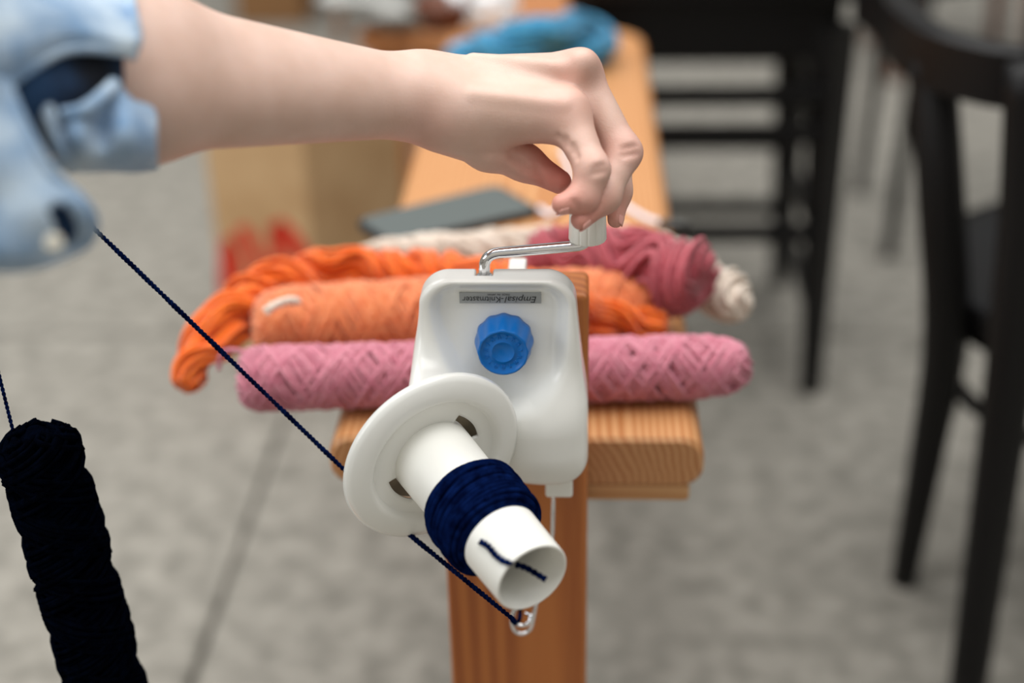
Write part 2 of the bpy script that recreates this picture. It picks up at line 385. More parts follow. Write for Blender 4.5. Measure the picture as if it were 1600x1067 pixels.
mesh('embossing', merge(*marks), MT['blue'], knob)
# foil label, upside down as the winder hangs
lt = V(782, 462, YF+.0125); LW = .0525; LH = .0075
ly = YF+.0094
lab = mesh('foil_label', box(lt[0]-LW/2, lt[0]+LW/2, ly-.0004, ly+.003, lt[2]-LH/2, lt[2]+LH/2), MT['plate'], win, smooth=False)
def put(body, size, shear, width, cx, cz):
    v, f = text_mesh(body, size, shear); v[:, 0] *= width/(v[:, 0].max()-v[:, 0].min())
    w = np.stack([lt[0]+cx-v[:, 0], np.full(len(v), ly-.0006), lt[2]+cz-v[:, 1]], 1); return w, f
lw = put('Empisal', .0062, .25, .0205, .0135, -.0007); rw = put('-Knitmaster', .0060, .05, .0265, -.0110, -.0007); mj = put('MADE  IN  JAPAN', .0019, 0, .014, -.001, .0026)
mesh('lettering', merge(lw, rw, mj), MT['ink'], lab, smooth=False)
# flange disc with slots
_, E1, E2 = frame(AX)
prof = [(.0, .020), (.0, .0225), (.0, .024), (.0, .030), (.0003, .0328), (.0006, .036), (.001, .0425), (.0016, .0432), (.0052, .0450), (.0060, .0460), (.0062, .0475), (.0054, .0520), (.0036, .0575), (.002, .0598), (-.001, .0605)]
NT = 144; dv, df = [], []
def uvdir(px, py):
    q = D(px, py, .9)-A; return math.atan2(q@E2, q@E1)
sl = [uvdir(742, 676), uvdir(628, 778)]
sl.append(sl[0]+math.pi*.62 if abs((sl[1]-sl[0]-math.pi*.62) % (2*math.pi)) > 1 else sl[0]-math.pi*.62)
for s, r in prof:
    for k in range(NT): t = 2*math.pi*k/NT; dv.append(A+AX*s+(E1*math.cos(t)+E2*math.sin(t))*r)
for i in range(len(prof)-1):
    for k in range(NT):
        t = 2*math.pi*(k+.5)/NT
        if prof[i][1] >= .0235 and prof[i+1][1] <= .0347 and any(abs((t-s+math.pi) % (2*math.pi)-math.pi) < .42 for s in sl[:2]): continue
        l = (k+1) % NT; df.append((i*NT+k, i*NT+l, (i+1)*NT+l, (i+1)*NT+k))
mesh('flange_disc', (dv, df), MT['white'], win, solid=.0024)['label'] = 'white dished disc with curved slots'
mesh('bearing_plate', lathe([(-.0095, .001), (-.0095, .036), (-.0075, .036), (-.0075, .001)], A, AX, 64), MT['bronze'], win)
r0, r1 = .0268, .0232
NZ = 120
tb = mesh('spindle_tube', lathe([(-.004, r0), (.004, r0), (TUBE_L-.0008, r1), (TUBE_L, r1-.0006), (TUBE_L, r1-.0016), (TUBE_L-.03, r1-.0022), (TUBE_L-.05, r1-.0022), (TUBE_L-.0505, .0005)], A, AX, 96), MT['tube'], win)
tb['label'] = 'tapered hollow white winding tube'
# wire guide
g0 = V(864, 765, YF+.015)
g = lambda px, py, d=.0: V(px, py, YF-.012+d)
rod = [g0, V(864, 800, YF+.014), V(861, 850, YF+.006), g(846, 905), g(838, 940), g(831, 975), g(826, 985), g(815, 990), g(804, 985), g(800, 972), g(803, 955), g(808, 935, -.004), g(808, 944, -.009), g(800, 962, -.010), g(803, 972, -.010), g(815, 977, -.010), g(826, 973, -.009), g(829, 962, -.006), g(822, 957, -.003)]
mesh('wire_guide', tube(spline(rod, 10), [.0016]*180+[.0011]*1 if False else .0015, 10), MT['chrome'], win)['label'] = 'looped chrome yarn guide wire'

# ------------------------------------------------------------ yarn
def ply2(path, r, turns_per_m, sides=6, n=400, wob=0):
    P = np.asarray(path); L = np.r_[0, np.cumsum(np.linalg.norm(np.diff(P, axis=0), axis=1))]
    s = np.linspace(0, L[-1], n); Q = np.stack([np.interp(s, L, P[:, i]) for i in range(3)], 1)
    T = np.gradient(Q, axis=0); T /= np.linalg.norm(T, axis=1)[:, None]; _, N, _ = frame(T[0]); Ns = []
    for t in T: N = N-t*(N@t); N /= np.linalg.norm(N); Ns.append(N)
    Ns = np.array(Ns); B = np.cross(T, Ns); out = []
    rv = 1+wob*np.interp(s, np.linspace(0, L[-1], max(8, int(L[-1]/.012))), RNG.randn(max(8, int(L[-1]/.012))))
    for k in range(2):
        a = 2*math.pi*turns_per_m*s+math.pi*k
        out.append(tube(Q+(np.cos(a)[:, None]*Ns+np.sin(a)[:, None]*B)*r*.5, r*.62*rv, sides))
    return merge(*out)
# the working strand: from the hanging skein up over a point out of view and down to the winder guide
apex = D(-140, 82, .93)
st = [apex, D(150, 360, .905), D(545, 741, .925), D(641, 836, .925), D(800, 966, .9), g(806, 974, -.006), g(812, 965, -.006), g(811, 945, -.004), D(790, 900, .862)]
strand_b = root('yarn_strand', 'thin navy yarn running down from the denim sleeve to the wire guide', 'yarn', tuple(A))
mesh('strand', ply2(np.vstack([spline(st[:2], 4)[:-1], [st[1]], spline(st[2:4], 3), spline(st[4:], 8)]), .0016, 170, n=1400, wob=.12), YM['navy'], strand_b)
# winding on the tube
def tube_r(s): return r0+(r1-r0)*s/TUBE_L
ws0, ws1 = TUBE_L*.36, TUBE_L*.70
wound = root('wound_yarn', 'navy yarn wound around the white tube of the winder', 'yarn', tuple(A+AX*(ws0+ws1)/2))
pts = []
for layer in range(3):
    n = 11; s_a, s_b = ws0+.003*layer, ws1-.003*layer
    if layer % 2: s_a, s_b = s_b, s_a
    for k in range(n*40):
        t = k/(n*40); a = 2*math.pi*k/40+layer
        s = s_a+(s_b-s_a)*t+.0015*math.sin(a*1.0+layer*2)+.0008*math.sin(a*.37)
        rad = tube_r(s)+.0014+.0021*layer+.0006*math.sin(a*.73+layer)+.0003*math.sin(a*2.3)
        pts.append(A+AX*s+(E1*math.cos(a)+E2*math.sin(a))*rad)
mesh('winding', tube(pts, .00185, 6), YM['navy'], wound)['kind'] = 'stuff'
core = mesh('wound_core', lathe([(ws0-.001, tube_r(ws0)+.0004), (ws0+.004, tube_r(ws0)+.003), (ws1-.004, tube_r(ws1)+.003), (ws1+.001, tube_r(ws1)+.0004)], A, AX, 48), YM['navy'], wound)
# tail caught in the slit of the tube end
def on_tube(px, py, off):
    r = ray(px, py); best = None
    for d in np.linspace(.72, .9, 1500):
        q = C_+r*d-A; s = q@AX; rad = np.linalg.norm(q-s*AX)
        if rad <= tube_r(s)+off: return C_+r*d
    return C_+r*.83
tail = [on_tube(750, 846, .001), on_tube(762, 853, .0012), on_tube(775, 868, .0012), on_tube(786, 876, .0012), on_tube(799, 881, .0006)]
mesh('yarn_tail', ply2(spline(tail, 6), .0018, 140, n=60), YM['navy'], wound)
ia = A+AX*(TUBE_L-.003)
tin = D(806, 882, proj(E)[2]+.004); tin2 = D(852, 905, proj(E)[2]+.003)
mesh('yarn_tail', ply2(spline([tin, (tin+tin2)/2+AX*-.003, tin2], 6), .0018, 140, n=60), YM['navy'], wound)

def roll(name, label, p0, p1, R, m, trav=90, turns=4.0, yr=.0019, ends=(.02, .03), seed=1, tail_pts=None):
    rs = np.random.RandomState(seed); p0, p1 = np.asarray(p0), np.asarray(p1); L = np.linalg.norm(p1-p0); a, e1, e2 = frame(p1-p0)
    b = root(name, label, 'yarn', tuple((p0+p1)/2-np.array([0, 0, R])), 'yarn lying across the bench')
    def prof(s):
        u = np.minimum(np.clip(s/ends[0], 0, 1), np.clip((L-s)/ends[1], 0, 1)); return R*(.38+.62*np.sqrt(np.clip(1-(1-u)**2, 0, 1)))
    parts = []
    for k in range(trav):
        n = int(turns*26); s = np.linspace(rs.uniform(0, .012), L-rs.uniform(0, .012), n); dr = 1 if k % 2 else -1
        an = dr*2*math.pi*turns*s/L*(1+.02*rs.randn())+2*math.pi*(k//2//5)*.618*1.0+dr*.7*(k//2//5)+(k//2 % 5)*yr*4.4/R+.12*np.sin(s*25+k//10)
        rad = prof(s)-yr*(.2+1.1*((k//2//5) % 3)+rs.uniform(0, .5))+.0006*np.sin(an*3+k)
        P = p0+a*s[:, None]+(e1*np.cos(an)[:, None]+e2*np.sin(an)[:, None])*rad[:, None]
        parts.append(tube(P, yr*rs.uniform(.85, 1.15), 5))
    mesh('yarn_strands', merge(*parts), m, b)['kind'] = 'stuff'
    ss = np.linspace(0, L, 30)
    mesh('wound_core', lathe([(s, max(.002, float(prof(s))-.0058)) for s in ss], p0, a, 28), m, b)
    if tail_pts is not None: mesh('yarn_tail', ply2(spline(tail_pts, 8), .0018, 130, n=80), m, b)
    return b
def hank(name, label, path, R, m, plies=2, ns=20, twist=9, yr=.0017, seed=1, group='yarn lying across the bench', thick=None, loose=.12, lump=.4):
    rs = np.random.RandomState(seed); P = spline(path, 20); L = np.r_[0, np.cumsum(np.linalg.norm(np.diff(P, axis=0), axis=1))]
    n = int(L[-1]/.004)+8; s = np.linspace(0, L[-1], n); Q = np.stack([np.interp(s, L, P[:, i]) for i in range(3)], 1)
    T = np.gradient(Q, axis=0); T /= np.linalg.norm(T, axis=1)[:, None]; _, N, _ = frame(T[0]); Ns = []
    for t in T: N = N-t*(N@t); N /= np.linalg.norm(N); Ns.append(N)
    Ns = np.array(Ns); B = np.cross(T, Ns); u = s/L[-1]
    R_s = R*np.minimum(1, .35+.65*np.sqrt(np.clip(1-(1-np.clip(np.minimum(u, 1-u)/.09, 0, 1))**2, 0, 1)))
    if thick: R_s = R_s*np.interp(u, np.linspace(0, 1, len(thick)), thick)
    b = root(name, label, 'yarn', tuple(P[len(P)//2]-np.array([0, 0, R])), group)
    parts = []
    for k in range(plies):
        base = 2*math.pi*twist*s+2*math.pi*k/plies+lump*(np.sin(s*43+seed)+.6*np.sin(s*97+2*seed))
        off = R_s*(.36 if plies > 1 else 0); C = Q+(np.cos(base)[:, None]*Ns+np.sin(base)[:, None]*B)*off[:, None]
        pr = R_s*(.66 if plies > 1 else 1)
        for j in range(ns):
            ph = 2*math.pi*j/ns+rs.uniform(-.15, .15); an = ph+base*(.55 if plies > 1 else 1)+rs.uniform(-1, 1)*loose*8*np.sin(s*rs.uniform(12, 30)+rs.uniform(0, 6))*.3
            rad = pr*(1+loose*rs.uniform(-1, .6)*np.sin(s*rs.uniform(10, 40)+rs.uniform(0, 6)))-yr
            parts.append(tube(C+(np.cos(an)[:, None]*Ns+np.sin(an)[:, None]*B)*rad[:, None], yr*rs.uniform(.85, 1.2), 5))
        parts.append(tube(C, np.maximum(pr-yr*2.4, .001), 12))
    mesh('yarn_strands', merge(*parts), m, b)['kind'] = 'stuff'
    return b
ZP = SEAT_Z
rk = roll('yarn_roll', 'light pink wool roll nearest the winder, lying across the bench front', G(372, 592, ZP+.0245), G(1172, 571, ZP+.0245), .0245, YM['pink'], ends=(.016, .05), trav=140, seed=3,
     tail_pts=[G(400, 560, ZP+.045), G(375, 548, ZP+.046), G(352, 548, ZP+.044), G(343, 560, ZP+.036), G(342, 578, ZP+.026)])
roll('yarn_roll', 'peach wool roll between the light pink roll and the orange hank', G(395, 508, ZP+.030), G(1035, 468, ZP+.030), .030, YM['peach'], trav=110, seed=5, ends=(.03, .03))
hank('yarn_hank', 'bright orange twisted wool hank curling over the peach roll', [G(285, 606, ZP+.000), G(315, 545, ZP+.018), G(368, 490, ZP+.034), G(440, 445, ZP+.040), G(540, 424, ZP+.044), G(660, 420, ZP+.050), G(770, 425, ZP+.068), G(860, 460, ZP+.070), G(925, 495, ZP+.040), G(985, 499, ZP+.030), G(1042, 505, ZP+.026)], .0180, YM['orange'], twist=12, ns=12, seed=8, yr=.0022, loose=.34, lump=1.1, thick=[1.1, 1.25, 1.35, 1.05, .85, .85, .9, .95])
hank('yarn_hank', 'cream wool hank under the dusty rose one, its end jutting right', [G(545, 408, ZP+.021), G(650, 394, ZP+.021), G(780, 388, ZP+.021), G(930, 385, ZP+.021), G(1040, 402, ZP+.021), G(1105, 442, ZP+.021), G(1158, 482, ZP+.021)], .020, YM['cream'], twist=9, ns=24, plies=1, seed=9, loose=.2, thick=[.7, .8, .9, 1, 1, 1.1])
hank('yarn_hank', 'dusty rose wool hank lying on the cream hank', [G(825, 400, ZP+.05), G(900, 394, ZP+.058), G(980, 405, ZP+.060), G(1050, 425, ZP+.058), G(1100, 446, ZP+.055)], .0265, YM['rose'], twist=6, ns=34, plies=1, lump=1.2, seed=12, yr=.0022, loose=.32, thick=[.75, .85, .95, 1.05, 1.1, 1.1])
# a short cream tuft on the peach roll
tuft = root('yarn_scrap', 'short cream wool scrap tucked between the orange hank and peach roll', 'yarn', tuple(G(435, 480, ZP+.065)))
mesh('scrap', ply2(spline([G(415, 487, ZP+.066), G(432, 476, ZP+.068), G(452, 470, ZP+.066), G(466, 472, ZP+.062)], 6), .0034, 90, n=50), YM['cream'], tuft)
# navy skein at the lower left
n0, n1 = D(52, 668, .90), D(180, 1120, .985)
nd = (n1-n0)/np.linalg.norm(n1-n0); n2 = n0+nd*.30
ng = roll('yarn_roll', 'long dark navy yarn roll at the lower left, standing upright', n2, n0, .0260, YM['dark'], ends=(.02, .022), seed=15); ng['group'] = 'navy yarn'
mesh('yarn_tail', ply2([D(20, 672, .90), D(-8, 560, .90), apex], .0012, 170, n=300), YM['navy'], ng)
stl = root('footstool', 'small pine stool under the navy yarn roll', 'stool', (n2[0], n2[1], 0))
zs = n2[2]-.012
mesh('seat', lathe([(0, .08), (.002, .085), (.02, .085), (.022, .08)], (n2[0], n2[1], zs-.022), (0, 0, 1), 40), MT['pine'], stl)
for a in range(3):
    t = a*2.094+.4; mesh('leg', tube([(n2[0]+.05*math.cos(t), n2[1]+.05*math.sin(t), zs-.02), (n2[0]+.09*math.cos(t), n2[1]+.09*math.sin(t), 0)], .012, 12), MT['pine'], stl)

# ------------------------------------------------------------ person: hand, forearm, rolled denim sleeve
per = root('person', 'person in a light blue denim jacket, left hand turning the crank', 'person', tuple(D(-250, 90, .62)))
SC = lambda px, d: px*d/FPX
def J(px, py, d, r): return (D(px, py, d), SC(r, d))
PALM = [  # metacarpals and wrist
    (J(662, 158, .868, 44), J(882, 176, .866, 36)), (J(660, 136, .884, 39), J(903, 114, .884, 33)),
    (J(664, 134, .897, 36), J(890, 113, .906, 31)), (J(668, 140, .903, 38), J(865, 135, .925, 27)),
    (J(720, 185, .872, 40), J(850, 190, .868, 27))]
FORE = [((D(652, 139, .885), .0158), (D(200, 86, .765), .0330)), ((D(656, 168, .871), .0155), (D(200, 158, .748), .0270)),
        ((D(200, 86, .765), .0330), (D(-330, 40, .64), .034)), ((D(200, 158, .748), .0270), (D(-330, 130, .63), .030))]
FING = {
    'index': [J(886, 180, .866, 34), J(926, 265, .850, 25), J(912, 309, .850, 22), J(879, 319, .846, 17)],
    'middle': [J(905, 112, .884, 30), J(974, 238, .874, 27), J(944, 308, .862, 23), J(908, 343, .853, 16.5)],
    'ring': [J(893, 116, .906, 28), J(967, 228, .902, 25), J(966, 300, .898, 19), J(962, 343, .893, 13)],
    'pinky': [J(868, 132, .925, 25), J(928, 215, .925, 20), J(932, 270, .918, 17), J(925, 315, .908, 13)],
    'thumb': [J(700, 195, .872, 40), J(762, 232, .880, 33), J(820, 254, .886, 27), J(874, 284, .884, 19)]}
def limb(p, L):
    d = None
    for (a, ra), (b, rb) in zip(L[:-1], L[1:]):
        c = cap(p, a, b, ra, rb); d = c if d is None else smin(d, c, .007)
    return d
def arm_sdf(p):
    d = None
    for (a, ra), (b, rb) in PALM: c = cap(p, a, b, ra, rb); d = c if d is None else smin(d, c, .016)
    e = None
    for (a, ra), (b, rb) in FORE: c = cap(p, a, b, ra, rb); e = c if e is None else smin(e, c, .032)
    d = smin(d, e, .022)
    out = d
    for k, L in FING.items():
        if k == 'thumb': out = np.minimum(np.minimum(out, smin(d, limb(p, L[:2]), .014)), smin(limb(p, L), d, .003))
        else: out = np.minimum(out, smin(d, limb(p, L), .010))
    kn = smin(out, np.linalg.norm(p-D(912, 97, .868), axis=1)-.0065, .014)      # knuckle bump
    for a, b, r, k in GROOVES: kn = smax(kn, -cap(p, a, b, r, r), k)
    for a, b, r, k in RIDGES: kn = smin(kn, cap(p, a, b, r, r), k)
    return kn
def on_arm(px, py, off=0):
    r = ray(px, py); r = r/np.linalg.norm(r); t = .6
    for _ in range(80): t += float(arm_sdf((C_+r*t)[None])[0])*.8
    return C_+r*(t+off)
GROOVES, RIDGES = [], []
gr, ri = [], []
# skin folds at the index base, finger joints and thumb, seen as short creases
for q in ([(872, 214), (882, 226)], [(884, 218), (893, 236)], [(895, 228), (901, 246)], [(930, 262), (944, 258)], [(928, 272), (946, 268)], [(975, 232), (994, 228)], [(976, 243), (996, 240)],
          [(800, 246), (822, 268)], [(812, 250), (836, 274)], [(838, 262), (850, 290)], [(898, 316), (906, 328)]):
    try: a, b = on_arm(*q[0], -.0005), on_arm(*q[1], -.0005); gr.append((a, b, .0009, .0035))
    except Exception: pass
for q in ([(740, 92), (885, 106)], [(740, 150), (880, 165)]):
    a, b = on_arm(*q[0], .0040), on_arm(*q[1], .0040); ri.append((a, b, .0030, .0055))
GROOVES, RIDGES = gr, ri
allp = np.array([a for s in FORE[:2]+PALM for a, _ in s]+[a for L in FING.values() for a, _ in L]+[FORE[2][1][0], FORE[3][1][0]])
hp = np.array([a for s in PALM for a, _ in s]+[a for L in FING.values() for a, _ in L])
v, f = surface(arm_sdf, allp.min(0)-.046, allp.max(0)+.046, .0014)
arm = mesh('arm', (v, f), MT['skin'], per); arm['label'] = 'bare forearm and hand gripping the crank handle'
red = np.zeros(len(v))
for q, rad, w in [(FING['index'][0][0], .020, .35), (FING['middle'][0][0], .020, .45), (FING['index'][1][0], .015, .3), (FING['middle'][1][0], .016, .45), (FING['index'][3][0], .022, .6), (FING['middle'][3][0], .024, .65), (FING['ring'][3][0], .02, .55), (FING['thumb'][3][0], .030, .85), (FING['thumb'][2][0], .024, .45), (D(660, 200, .86), .02, .25)]:
    red = np.maximum(red, w*np.exp(-(np.linalg.norm(v-q, axis=1)/rad)**2))
at = arm.data.attributes.new('red', 'FLOAT', 'POINT'); at.data.foreach_set('value', red.astype(np.float32))
def nail(name, dirv):
    L = FING[name]; a, b = L[2][0], L[3][0]; r = L[3][1]; t = (b-a)/np.linalg.norm(b-a); n = dirv-t*(dirv@t); n /= np.linalg.norm(n); w = np.cross(t, n); V2, F2 = [], []
    for i in range(9):
        for j in range(9):
            s, q = i/8, j/8*2-1; an = q*.95*(1-.25*abs(2*s-1)**3)
            V2.append(b+t*(-r*.75+s*r*1.5)+(n*math.cos(an)+w*math.sin(an))*r*(.985-.25*max(0, s-.45)))
    for i in range(8):
        for j in range(8): F2.append((i*9+j, i*9+j+1, i*9+j+10, i*9+j+9))
    mesh('fingernail', (V2, F2), MT['nail'], arm, solid=.0006)
for nm, dr in (('index', R_*.3-U_-F_*.1), ('middle', R_*.6-U_*.9-F_*.1), ('ring', R_-F_*.35), ('pinky', R_), ('thumb', F_-R_*.3)): nail(nm, dr)
# sleeve
DN = lambda rows: [[D(q[0], q[1], q[2]-.012) for q in r] for r in rows]
sl_rows = DN([[(-330, -260, .74), (-330, -240, .60), (-330, -60, .535), (-330, 120, .525), (-330, 260, .535)],
    [(-120, -230, .80), (-110, -200, .68), (-110, -40, .60), (-115, 80, .585), (-120, 200, .59)],
    [(10, -190, .83), (10, -130, .73), (5, -15, .645), (0, 70, .625), (-5, 142, .63)],
    [(120, -130, .85), (115, -90, .77), (110, -5, .685), (105, 42, .665), (100, 80, .665)],
    [(190, -95, .86), (185, -60, .79), (196, 10, .71), (205, 58, .695), (196, 82, .69)],
    [(205, -92, .86), (200, -55, .79), (208, 10, .712), (217, 60, .70), (208, 88, .70)]])
mesh('jacket_sleeve', net(sl_rows, 8, 8), MT['denim'], per, solid=.003)['label'] = 'pale washed denim sleeve'
back_rows = DN([[(-330, -260, .74), (-330, -150, .76), (-330, 100, .74), (-330, 260, .60)], [(-110, -230, .80), (-110, -120, .83), (-110, 100, .80), (-115, 260, .67)],
    [(60, -170, .84), (60, -80, .86), (60, 110, .84), (60, 262, .74)], [(200, -92, .86), (200, -30, .87), (205, 150, .855), (215, 250, .79)]])
mesh('sleeve_hem', tube(spline([q-F_*.002 for q in sl_rows[-1][1:]], 8), .0022, 8), MT['denim'], per)
mesh('sleeve_hem', tube(spline([r[-1]-F_*.001 for r in sl_rows], 8), .0026, 8), MT['denim'], per)
mesh('sleeve_back', net(back_rows, 8, 8), MT['denim'], per, solid=.003)
ln_rows = DN([[(-330, 60, .53), (-330, 200, .55), (-330, 330, .60)], [(-120, 20, .61), (-120, 150, .61), (-120, 300, .66)], [(0, 20, .645), (0, 130, .640), (20, 250, .66)], [(110, 30, .68), (100, 130, .668), (105, 235, .685)], [(196, 40, .705), (192, 110, .695), (186, 185, .70)]])
mesh('sleeve_lining', net(ln_rows, 8, 8), MT['lining'], per, solid=.002)['label'] = 'dark blue inside of the rolled sleeve'
cf_rows = DN([[(80, 190, .674), (84, 225, .672), (90, 252, .680), (104, 264, .70), (110, 268, .74)], [(112, 172, .666), (120, 215, .660), (124, 250, .672), (130, 265, .70), (130, 262, .75)],
    [(150, 150, .680), (158, 205, .683), (165, 245, .680), (170, 263, .71), (170, 264, .76)], [(176, 128, .688), (196, 180, .680), (205, 232, .682), (210, 262, .71), (208, 262, .77)], [(196, 158, .70), (228, 172, .705), (236, 215, .70), (238, 256, .72), (236, 262, .78)], [(206, 160, .708), (236, 172, .712), (243, 215, .706), (243, 255, .725), (242, 260, .78)]])
mesh('cuff', net(cf_rows, 8, 8), MT['denim'], per, solid=.003)
mesh('cuff_edge', tube(spline(DN([[(66, 150, .664), (80, 195, .664), (100, 240, .668), (112, 258, .676)]])[0], 8), .004, 8), MT['denim'], per)
mesh('cuff_edge', tube(spline(DN([[(96, 180, .662), (130, 172, .664), (160, 150, .672), (178, 132, .684)]])[0], 8), .0036, 8), MT['denim'], per)
fp_rows = DN([[(-150, 120, .60), (-60, 110, .61), (8, 128, .63)], [(-140, 220, .60), (-40, 215, .61), (40, 200, .628)], [(-110, 300, .60), (-20, 290, .612), (82, 270, .63)], [(-80, 360, .605), (20, 345, .615), (132, 318, .64)], [(-60, 400, .615), (30, 392, .62), (146, 352, .65)], [(-40, 418, .63), (50, 414, .632), (128, 384, .655)]])
hole = lambda i, j: ((i-.72)*math.cos(.2))**2/.03+((j-.80))**2/.010 < 1
mesh('cuff_flap', net(fp_rows, 10, 10, hole), MT['denim'], per, solid=.003)['label'] = 'unbuttoned hanging denim cuff'
mesh('flap_lining', net([[np.array(q)+F_*.012 for q in r] for r in [fp_rows[i] for i in (1, 2, 3, 4)]], 8, 8), MT['lining'], per, solid=.002)
mesh('flap_hem', tube(spline([r[-1] for r in fp_rows]+[fp_rows[-1][1], fp_rows[-1][0]], 8), .0026, 8), MT['denim'], per)
bc = D(84, 379, .600); mesh('button', lathe([(0, .001), (0, .0035), (.0014, .0038), (.002, .003), (.0016, .001)], bc, C_-bc, 24), MT['button'], per)

# ------------------------------------------------------------ things on the bench
c = [G(553, 343, ZP+.009), G(778, 287, ZP+.009), G(846, 326, ZP+.009), G(607, 378, ZP+.009)]
ph = root('smartphone', 'dark smartphone lying face up on the bench behind the yarn', 'phone', tuple(np.mean(c, 0)-np.array([0, 0, .009])))
def quad_round(c, r, n=5):
    out = []
    for i in range(4):
        b = c[i][:2]; a = c[i-1][:2]; d = c[(i+1) % 4][:2]; u = (a-b)/np.linalg.norm(a-b)*r; w = (d-b)/np.linalg.norm(d-b)*r
        for t in np.linspace(0, 1, n): out.append(tuple((1-t)**2*(b+u)+2*t*(1-t)*b+t*t*(b+w)))
    return out
poly = quad_round(c, .012); poly = poly[::-1]
mesh('case', prism(poly, ZP, ZP+.009), MT['phone_edge'], ph, smooth=False, bevel=.002)
m_ = np.mean(c, 0)[:2]; poly2 = [tuple(m_+(np.array(q)-m_)*.95) for q in poly]
mesh('screen', prism(poly2, ZP+.0085, ZP+.0096), MT['phone'], ph, smooth=False)
cb = root('charging_cable', 'white charging cable curving from the phone across the bench', 'cable', tuple(G(900, 300, ZP)))
cpts = [G(842, 325, ZP+.005), G(862, 335, ZP+.003), G(885, 310, ZP+.003), G(890, 262, ZP+.003), G(880, 236, ZP+.003), G(905, 240, ZP+.003), G(950, 300, ZP+.003), G(1000, 336, ZP+.003), G(1036, 350, ZP+.004)]
mesh('cord', tube(spline(cpts, 12), .003, 8), MT['cable'], cb)
mesh('plug', tube([G(1030, 349, ZP+.006), G(1052, 352, ZP+.006), G(1078, 354, ZP+.006)], [.004, .006, .005], 12), MT['dark'], cb)
hank('yarn_hank', 'blue wool hank heaped at the far end of the bench', [G(700, 84, ZP+.026), G(760, 88, ZP+.026), G(830, 76, ZP+.03), G(905, 80, ZP+.026), G(938, 62, ZP+.03), G(915, 46, ZP+.045), G(862, 56, ZP+.055), G(800, 70, ZP+.05), G(745, 68, ZP+.045)], .027, YM['blue'], twist=3, ns=24, plies=2, yr=.003, seed=21, group='blue yarn', loose=.2)
# white cloth heap and brown bowl beyond the bench end
bowl = root('wooden_bowl', 'small brown bowl beside the blue wool on the far bench end', 'bowl', tuple(G(692, 52, ZP)))
bq = G(692, 46, ZP); mesh('bowl_body', lathe([(0, .018), (.003, .028), (.038, .040), (.042, .039), (.038, .035), (.01, .02), (.01, .001)], (bq[0], bq[1], ZP), (0, 0, 1), 40), MT['basket'], bowl)
def blob(name, label, cat, c, r, m, seed):
    rs = np.random.RandomState(seed); ph = rs.uniform(0, 6, (6, 3)); v, f = [], []
    for i in range(25):
        for j in range(48):
            a, b = math.pi*i/24, 2*math.pi*j/48; n = np.array([math.sin(a)*math.cos(b), math.sin(a)*math.sin(b), math.cos(a)])
            w = 1+sum(.09*math.sin((k+2)*(n@np.array([math.sin(q[0]), math.cos(q[1]), math.sin(q[2])]))*2.4+q[0]) for k, q in enumerate(ph))
            p = n*np.array(r)*w; p[2] = max(p[2], -r[2]*.8); v.append(np.array(c)+p+np.array([0, 0, r[2]*.8]))
    for i in range(24):
        for j in range(48): f.append((i*48+j, (i+1)*48+j, (i+1)*48+(j+1) % 48, i*48+(j+1) % 48))
    o = mesh(name, (v, f), m); o['label'] = label; o['category'] = cat; return o
# a second bench behind, carrying a white cloth
fb = root('wooden_table', 'low wooden table far behind the bench at the top edge', 'table', (0.05, 3.4, 0))
t0 = G(560, 50, .5); t1 = G(890, 50, .5)
mesh('table_top', box(t0[0], t1[0], t1[1], t1[1]+.7, .46, .5), MT['far_wood'], fb, bevel=.006)
for x in (t0[0]+.05, t1[0]-.05):
    for y in (t1[1]+.05, t1[1]+.65): mesh('leg', box(x-.03, x+.03, y-.03, y+.03, 0, .46), MT['far_wood'], fb, bevel=.004)
cw = G(758, 42, ZP); blob('white_cloth', 'crumpled white cloth between the brown bowl and the blue wool', 'cloth', (cw[0], cw[1], ZP), (.044, .03, .036), MT['paper'], 4)
cg = G(618, 12, .5); blob('grey_cloth', 'crumpled pale grey cloth lying on the low wooden table', 'cloth', (cg[0]+.01, t1[1]+.10, .5), (.125, .11, .06), mat('grey_cloth', srgb(176, 176, 172), .9), 6)
# kraft bag on the floor
B0 = G(362, 560, 0); 
ang = math.radians(38); bw, bd, bh = .175, .22, .46
u = np.array([math.cos(ang*.35), -math.sin(ang*.35)]); w = np.array([math.sin(ang), math.cos(ang)])
q0 = B0[:2]; q1 = q0+u*bw; q2 = q1+w*bd; q3 = q0+w*bd
bag = root('paper_bag', 'brown kraft paper bag with red print standing left of the bench', 'bag', (q0[0], q0[1], 0))
bv = [(*q, z) for z in (0, bh) for q in (q0, q1, q2, q3)]
mesh('bag_body', (bv, [(3, 2, 1, 0), (0, 1, 5, 4), (1, 2, 6, 5), (2, 3, 7, 6), (3, 0, 4, 7)]), MT['kraft'], bag, smooth=False, solid=.002)
def onface(s, z): p = q0+u*bw*s; n = np.array([u[1], -u[0]]); p = p+n*.0025; return (p[0], p[1], z)
def band(pts, wd):
    P = np.array(pts); v, f = [], []
    for i, (s, z) in enumerate(P):
        t = P[min(i+1, len(P)-1)]-P[max(i-1, 0)]; t = np.array([t[0]*bw, t[1]]); t /= np.linalg.norm(t); n = np.array([-t[1], t[0]])*wd/2
        v += [onface(s+n[0]/bw, z+n[1]), onface(s-n[0]/bw, z-n[1])]
    f = [(2*i, 2*i+1, 2*i+3, 2*i+2) for i in range(len(P)-1)]; return v, f
sp = lambda p: spline(np.array(p), 8)[:, :2]
mesh('red_print', merge(band(sp([(.02, .08), (.05, .17), (.14, .23), (.2, .17), (.12, .12)]), .022), band(sp([(.28, .26), (.38, .22), (.46, .15), (.48, .04)]), .028), band(sp([(.62, .07), (.62, .16), (.64, .27)]), .026), band(sp([(.64, .27), (.80, .245), (.95, .19)]), .036)), MT['red'], bag, smooth=False)

